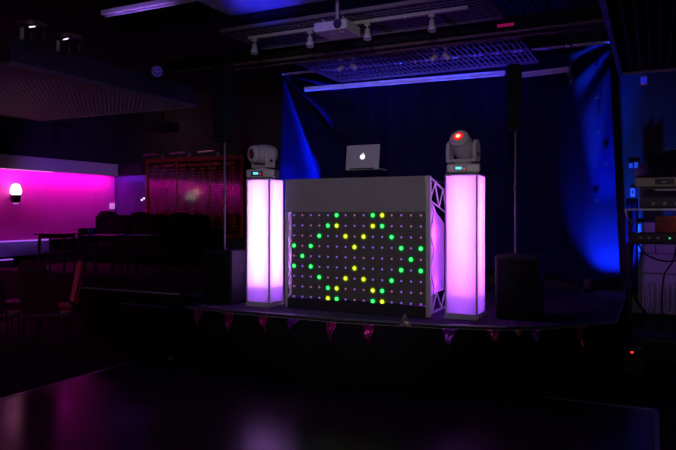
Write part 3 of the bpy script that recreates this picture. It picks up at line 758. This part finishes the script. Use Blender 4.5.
# ------------------------------------------------------------ tables, sofa, chairs
def table(loc, rz, label, first=[None]):
    if first[0] is None:
        t = thing('side_table', loc, label, 'table', rz, 'small square tables on the seating platform'); first[0] = t
        w = .235; h = .71
        MB().box((-w-.08, -w-.04, h-.03), (w+.08, w+.04, h)).build('tabletop', 'table_wood', t, .005)
        MB().box((-w, -w, h-.09), (w, w, h-.03)).build('apron', 'table_wood', t)
        for sx in (-1, 1):
            for sy in (-1, 1): MB().hexa([(sx*w-sx*.0-.016, sy*w-.016, 0), (sx*w+.016, sy*w-.016, 0), (sx*w+.016, sy*w+.016, 0), (sx*w-.016, sy*w+.016, 0)] + [(sx*(w-.01)-.022, sy*(w-.01)-.022, h-.05), (sx*(w-.01)+.022, sy*(w-.01)-.022, h-.05), (sx*(w-.01)+.022, sy*(w-.01)+.022, h-.05), (sx*(w-.01)-.022, sy*(w-.01)+.022, h-.05)]).build('leg', 'table_wood', t)
        b = MB()
        for s in (-1, 1): b.box((-w, s*w-.01, .33), (w, s*w+.01, .355)); b.box((s*w-.01, -w, .33), (s*w+.01, w, .355))
        b.build('stretcher', 'table_wood', t); return t
    return dup(first[0], loc, rz, label)
def at(px, d):                                      # a spot on the floor, from its bearing and distance
    a = (px-338)/650; c, s = math.cos(R(26)), math.sin(R(26)); return (d*(a*c - s), d*(a*s + c), 0)
def plat(px, d): p = at(px, d); return (p[0], p[1], SZ)
table(plat(57, 12.35), R(26), 'dark square table nearest the pink wall on the platform')
table(plat(104, 11.3), R(26), 'dark square table in the middle of the row on the platform')
table(plat(146, 11.3), R(26), 'dark square table nearest the stage on the platform')
t = thing('sofa', (-9.85, 10.9, SZ), 'black high-backed sofa with rumpled cushions below the board', 'sofa')
MB().box((-1.65, -.45, .08), (1.55, .35, .42)).build('seat_base', 'sofa_black', t, .05)
for k in range(3):
    x = -1.6 + k*1.04
    o = MB().grid(lambda u, v, x=x: (x + u*1.03, .12 + .03*math.sin(u*6+k), .42 + v*(.60 + .035*math.sin(u*3.1) + .02*noise.noise(Vector((u*4, k, 0))))), 16, 8).build('back_cushion', 'sofa_black', t)
    s_ = o.modifiers.new('thick', 'SOLIDIFY'); s_.thickness = .20; bv = o.modifiers.new('bevel', 'BEVEL'); bv.width = .05; bv.segments = 3; bv.limit_method = 'ANGLE'
for x in (-1.72, 1.50): MB().box((x, -.45, .05), (x+.2, .35, .75)).build('armrest', 'sofa_black', t, .05)
for k, x in enumerate((-1.3, -.35, .75)):
    MB().lathe([(.02, -.22), (.13, -.18), (.16, 0), (.13, .18), (.02, .22)], (x, .06, .99-.02*k), (1, .1, .05*(k-1)), 16).build('scatter_cushion', 'sofa_black', t)
for x in (-1.5, 1.4):
    for y in (-.35, .25): MB().box((x-.03, y-.03, 0), (x+.03, y+.03, .1)).build('foot', 'black_plastic', t)
t = thing('blue_cup', (*plat(90, 11.25)[:2], SZ+.71), 'small blue cup at the left end of the middle dark table', 'cup')
MB().lathe([(.03, 0), (.042, .11), (.038, .11), (.028, .01)], (0, 0, 0), (0, 0, 1), 14).build('cup_body', 'cup_blue', t)
MB().tube([(.04, 0, .09), (.065, 0, .07), (.036, 0, .03)], .005).build('handle', 'cup_blue', t)

def chair(loc, rz, fabric, label, h=1.05):
    t = thing('banquet_chair', loc, label, 'chair', rz, 'upholstered chairs on the floor at left')
    w = .21
    def back(u, v):                                   # rounded pad in the local xz-plane, facing -y
        return None
    pts = []; top = h; bot = .52
    prof = [(-w, bot), (w, bot), (w+.005, bot+.25), (w-.005, top-.10), (w-.04, top-.03), (w-.10, top), (-w+.10, top), (-w+.04, top-.03), (-w+.005, top-.10), (-w-.005, bot+.25)]
    lean = lambda z: .20 + (z-.45)*.16
    b = MB(); b.prism([(x, lean(z), z) for x, z in prof], (0, .05, 0)); b.build('backrest', fabric, t, .018)
    MB().box((-.22, -.24, .43), (.22, .20, .50)).build('seat', fabric, t, .025)
    for s in (-1, 1):
        MB().tube([(s*.235, .16, 0), (s*.225, .19, .45), (s*.222, lean(top-.12)+.025, top-.12)], .012).build('rear_leg', 'chair_metal', t)
        MB().tube([(s*.21, -.24, 0), (s*.20, -.20, .44)], .012).build('front_leg', 'chair_metal', t)
        MB().tube([(s*.21, -.22, .2), (s*.23, .17, .2)], .008).build('side_stretcher', 'chair_metal', t)
    b = MB(); b.tube([(-.222, lean(top-.12)+.03, top-.12), (-.19, lean(top)+.03, top-.02), (-.11, lean(top)+.03, top+.008), (.11, lean(top)+.03, top+.008), (.19, lean(top)+.03, top-.02), (.222, lean(top-.12)+.03, top-.12)], .011)
    b.build('back_frame', 'chair_metal', t); return t
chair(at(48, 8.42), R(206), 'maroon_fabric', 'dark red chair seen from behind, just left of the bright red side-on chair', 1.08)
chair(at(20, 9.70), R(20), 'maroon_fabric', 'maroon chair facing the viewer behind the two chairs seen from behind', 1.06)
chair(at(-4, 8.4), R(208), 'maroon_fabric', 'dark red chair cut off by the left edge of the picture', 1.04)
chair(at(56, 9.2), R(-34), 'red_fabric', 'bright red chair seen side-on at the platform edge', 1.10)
t = thing('step_block', (-6.0, 6.72, 0), 'dark step block in front of the platform left of the stage', 'step')
MB().box((-.38, -.22, 0), (.38, .22, .60)).build('block_body', 'carpet', t, .008); MB().box((-.38, -.23, .585), (.38, -.218, .605)).build('nosing', 'trim_metal', t)

# ------------------------------------------------------------ bunting on the stage front
t = thing('bunting', (-3, 6.0, .66), 'string of pink and purple foil pennants along the stage front', 'bunting')
pth = [(-4.92, 6.02, .70), (-4.2, 6.025, .675), (-3.4, 6.03, .672), (-2.9, 6.03, .668), (-1.9, 6.15, .672), (-1.3, 6.31, .675), (-.93, 6.52, .678), (-.33, 7.14, .70)]
lb = lambda p: (p[0]+3, p[1]-6.0, p[2]-.66)
MB().tube([lb(p) for p in pth], .005).build('string', 'string', t)
def yfront(x):
    for a, b in zip(pth, pth[1:]):
        if a[0] <= x <= b[0]:
            k = (x-a[0])/(b[0]-a[0]); return a[1]+(b[1]-a[1])*k, a[2]+(b[2]-a[2])*k, Vector((b[0]-a[0], b[1]-a[1], 0)).normalized()
def xat(px):       # where the sight line meets the stage front
    x = -4.9
    c, s = math.cos(R(26)), math.sin(R(26))
    while x < -.35:
        y, z, d = yfront(x)
        if 338 + 650*(x*c+y*s)/(-x*s+y*c) >= px: return x
        x += .004
    return -.36
for px, w, h, m, sk_, lab in ((198, .14, .20, 'flag_foil', 0, None), (229, .15, .23, 'flag_foil', 0, None), (262, .13, .18, 'flag_foil', .05, None), (294, .15, .13, 'flag_purple', -.07, 'crumpled bright purple pennant'),
                         (331, .13, .21, 'flag_foil', -.01, None), (368, .14, .21, 'flag_foil', 0, None), (405, .14, -.13, 'flag_pale', 0, 'pale pennant flipped up over the edge'), (449, .15, .19, 'flag_purple', -.01, None),
                         (493, .15, .13, 'flag_foil', .02, None), (518, .11, .06, 'flag_gold', 0, 'small curled gold pennant'), (536, .12, .12, 'flag_purple', 0, None), (579, .12, .22, 'flag_foil', .03, None)):
    x = xat(px); y, z, d = yfront(x); nn = Vector((d.y, -d.x, 0))
    c0 = Vector((x, y, z)) + nn*.012
    def ff(u, v, w=w, h=h, sk_=sk_, c0=c0, d=d, nn=nn, px=px):
        half = w/2*(1-v*.97); q = c0 + d*((u-.5)*2*half + sk_*v) + Vector((0, 0, -h*v)) + nn*(.010*math.sin(v*7+px) + .008*math.sin(u*6+v*9+px))
        return lb(q)
    o = MB().grid(ff, 8, 10).build('pennant', m, t); s_ = o.modifiers.new('thick', 'SOLIDIFY'); s_.thickness = .0015
    if lab: o['label'] = lab

# ------------------------------------------------------------ small lights on the floor line
t = thing('floor_socket', (-5.30, 6.25, 0), 'small pale socket box on the floor left of the stage', 'socket')
MB().box((-.05, -.03, 0), (.05, .03, .06)).build('box_body', 'black_plastic', t, .004); MB().box((-.025, -.034, .02), (.02, -.03, .045)).build('socket_face', 'fascia_pale', t)
t = thing('power_strip', (-.23, 7.98, 0), 'black power unit with a glowing red switch right of the stage', 'power strip')
MB().box((-.09, -.05, 0), (.12, .05, .30)).build('body', 'black_plastic', t, .01); MB().box((-.014, -.054, .24), (.014, -.05, .262)).build('switch', 'led_red', t)

# ------------------------------------------------------------ equipment on the right
t = thing('equipment_stand', (.35, 8.5, 0), 'metal shelf stand loaded with audio gear right of the curtain', 'stand')
MB().box((-.67, -.22, 1.83), (.75, .30, 1.85)).build('shelf', 'steel', t)
MB().box((-.62, -.22, 1.44), (.75, .30, 1.46)).build('shelf', 'black_plastic', t)
for x in (-.62, .72):
    for y in (-.2, .28): MB().cyl((x, y, 0), (x, y, 1.83), .014).build('upright', 'black_plastic', t)
MB().tube([(-.66, -.22, 1.83), (-.62, -.22, 1.70), (-.58, -.2, 1.66)], .012).tube([(-.64, -.22, 1.72), (-.5, -.22, 1.68)], .010).build('bracket', 'trim_metal', t)
t = thing('amplifier', (.28, 8.5, 1.85), 'black amplifier with violet-lit front on the upper shelf', 'amplifier')
MB().box((-.44, -.18, .01), (.3, .18, .25)).build('casing', 'black_plastic', t, .008)
fp = MB().box((-.40, -.186, .13), (.27, -.18, .22)).build('front_plate', 'wall_violet', t)
MB().box((-.28, -.192, .205), (.02, -.186, .222)).build('display_strip', 'trim_metal', fp)
for k in range(4): MB().cyl((-.30+k*.12, -.18, .06), (-.30+k*.12, -.20, .06), .018).build('knob', 'trim_metal', t)
for x in (-.38, .24): MB().box((x, -.15, 0), (x+.05, .15, .012)).build('foot', 'black_plastic', t)
t = thing('cassette_deck', (.26, 8.5, 2.10), 'champagne-coloured deck stacked on the black amplifier', 'tape deck')
MB().box((-.47, -.18, 0), (.3, .18, .11)).build('casing', 'champagne', t, .006)
tw = MB().box((-.26, -.186, .025), (-.06, -.18, .095)).build('tape_window', 'black_plastic', t); MB().box((-.19, -.19, .045), (-.14, -.185, .06)).build('tape_window_glint', 'silver', tw)
for k in range(4): MB().box((0+k*.05, -.188, .03), (.035+k*.05, -.18, .05)).build('button', 'silver', t)
t = thing('equipment_cover', (.2, 8.55, 2.21), 'dark draped bag on top of the champagne deck', 'bag')
MB().grid(lambda u, v: (-.42+u*.8, -.14+v*.3, .02 + .30*math.sin(math.pi*max(.02, min(.98, u)))**.5*(math.sin(math.pi*v)**.5 if 0 < v < 1 else 0) + .015*noise.noise(Vector((u*6, v*6, 0)))), 24, 14).build('bag_body', 'speaker_black', t)
MB().tube([(-.18, -.03, .28), (-.1, -.05, .34), (.02, -.05, .34), (.1, -.03, .3)], .010).build('bag_handle', 'trim_metal', t)
t = thing('mixer_unit', (.25, 8.46, 1.46), 'black mixer with tiny green light on the lower shelf', 'mixer')
MB().box((-.5, -.2, .0), (.4, .2, .11)).build('casing', 'black_plastic', t, .008)
emit('led_teal', (.12, .8, .35), .9)
MB().cyl((-.10, -.2, .055), (-.10, -.208, .055), .010).build('indicator', 'led_teal', t)
for k in range(3): MB().cyl((-.40+k*.09, -.2, .055), (-.40+k*.09, -.225, .055), .016).build('knob', 'trim_metal', t)
t = thing('orange_crate', (.22, 8.5, 1.575), 'orange and brown box under the amplifier shelf', 'box')
MB().box((-.22, -.14, .0), (.3, .14, .19)).build('box_body', 'board_wood', t, .006); MB().prism([(-.02, -.145, .19), (.12, -.145, .19), (.12, -.145, .02), (.06, -.145, .06)], (0, .006, 0)).build('orange_stripe', 'orange_plastic', t)
light('crate_lamp', 'POINT', (.27, 8.2, 1.72), .12, (1, .35, .1), size=.02)
# switch plates
t = thing('wall_switch', (-.27, 9.985, 2.47), 'small violet twin switch plate on the dark wall above the gear', 'switch')
MB().box((-.07, -.012, -.05), (.07, .0, .05)).build('plate', 'wall_violet', t); MB().box((-.055, -.02, -.04), (-.012, -.012, .03)).build('rocker', 'fascia_pale', t); MB().box((.01, -.02, -.04), (.055, -.012, .04)).build('rocker', 'fascia_pale', t)
t = thing('wall_socket', (-.28, 9.985, 2.09), 'small pale socket on the dark wall beside the curtain', 'socket')
MB().box((-.03, -.012, -.06), (.03, .0, .06)).build('plate', 'fascia_pale', t, .003); MB().box((-.01, -.016, -.02), (.01, -.012, .02)).build('rocker', 'black_plastic', t)
# radiator panel on the wall
t = thing('radiator', (.55, 9.95, .42), 'pale ribbed radiator on the wall behind the cables', 'radiator')
MB().box((-.85, -.03, .0), (.9, .02, .82)).build('back_panel', 'fascia_pale', t)
b = MB(); k = -.83
while k < .86: b.box((k, -.095, .08), (k+.030, -.03, .42)); k += .06
b.build('fins', 'fascia_pale', t)
MB().box((-.85, -.07, .56), (.9, -.03, .60)).build('top_rail', 'fascia_pale', t, .006); MB().box((-.8, -.045, .42), (.9, -.03, .55)).build('flat_band', 'fascia_pale', t)
t = thing('wall_boarding', (.55, 9.97, 1.25), 'pale boarded wall lining above the radiator', 'wall panel')
MB().box((-.85, -.02, .0), (.9, .02, .42)).build('board', 'fascia_pale', t)
b = MB()
for x in (-.55, -.25, .1, .4): b.box((x, -.026, 0), (x+.015, -.02, .42))
b.build('batten', 'raft_fascia', t)
light('violet_corner_fill', 'SPOT', (-.5, 8.2, 2.6), 30, (.42, .16, 1), (.1, 9.95, 1.0), .1, angle=70, blend=1)  # unseen spot added to brighten the radiator corner
# hanging cables
def cable(pts, label, r=.012):
    P = [Vector(p) for p in pts]; P = [P[0]*2-P[1]] + P + [P[-1]*2-P[-2]]; out = []
    for a, b, c, d in zip(P, P[1:], P[2:], P[3:]):
        for k in range(8):
            t = k/8; out.append(.5*((2*b) + (c-a)*t + (2*a-5*b+4*c-d)*t*t + (3*b-a-3*c+d)*t**3))
    out.append(P[-2]); m = MB()
    rings = []
    for k, p in enumerate(out):
        q = (out[min(k+1, len(out)-1)] - out[max(k-1, 0)]).to_track_quat('Z', 'Y').to_matrix()
        rings += [p + q @ Vector((math.cos(i*math.pi/4)*r, math.sin(i*math.pi/4)*r, 0)) for i in range(8)]
    n = len(out); m._new(rings, [(k*8+i, k*8+(i+1) % 8, (k+1)*8+(i+1) % 8, (k+1)*8+i) for k in range(n-1) for i in range(8)], None, True)
    tag(m.build('hanging_cable', 'cable_black'), label, 'cable', 'cables under the equipment stand')
cable([(-.25, 8.75, 1.44), (-.27, 8.85, 1.0), (-.2, 8.9, .7), (.05, 8.9, .42), (.3, 8.95, .40), (.7, 8.9, .8)], 'thick black cable sagging low from the left upright', .018)
cable([(-.2, 8.9, 1.44), (-.1, 9.0, 1.28), (.15, 9.0, 1.20), (.4, 9.0, 1.30), (.6, 9.0, 1.44)], 'thin black cable looping just below the lower shelf', .010)
cable([(.25, 9.12, 1.44), (.2, 9.14, 1.2), (.1, 9.15, 1.0), (.08, 9.15, .6), (.1, 9.12, .30)], 'thin black cable dropping straight to the case', .010)
cable([(-.29, 8.6, 1.44), (-.30, 8.6, 1.0), (-.28, 8.62, .5), (-.27, 8.6, .02)], 'black cable bundle running down the left upright to the floor', .025)
t = thing('flight_case', (.45, 8.95, 0), 'low black flight case with metal rim on the floor at right', 'case')
MB().box((-.60, -.2, .0), (.6, .3, .26)).build('case_body', 'black_plastic', t, .01); b = MB(); b.box((-.605, -.21, .262), (.605, .31, .285)); b.build('rim', 'raft_fascia', t)
MB().box((-.08, -.212, .1), (.08, -.2, .16)).build('handle', 'trim_metal', t)
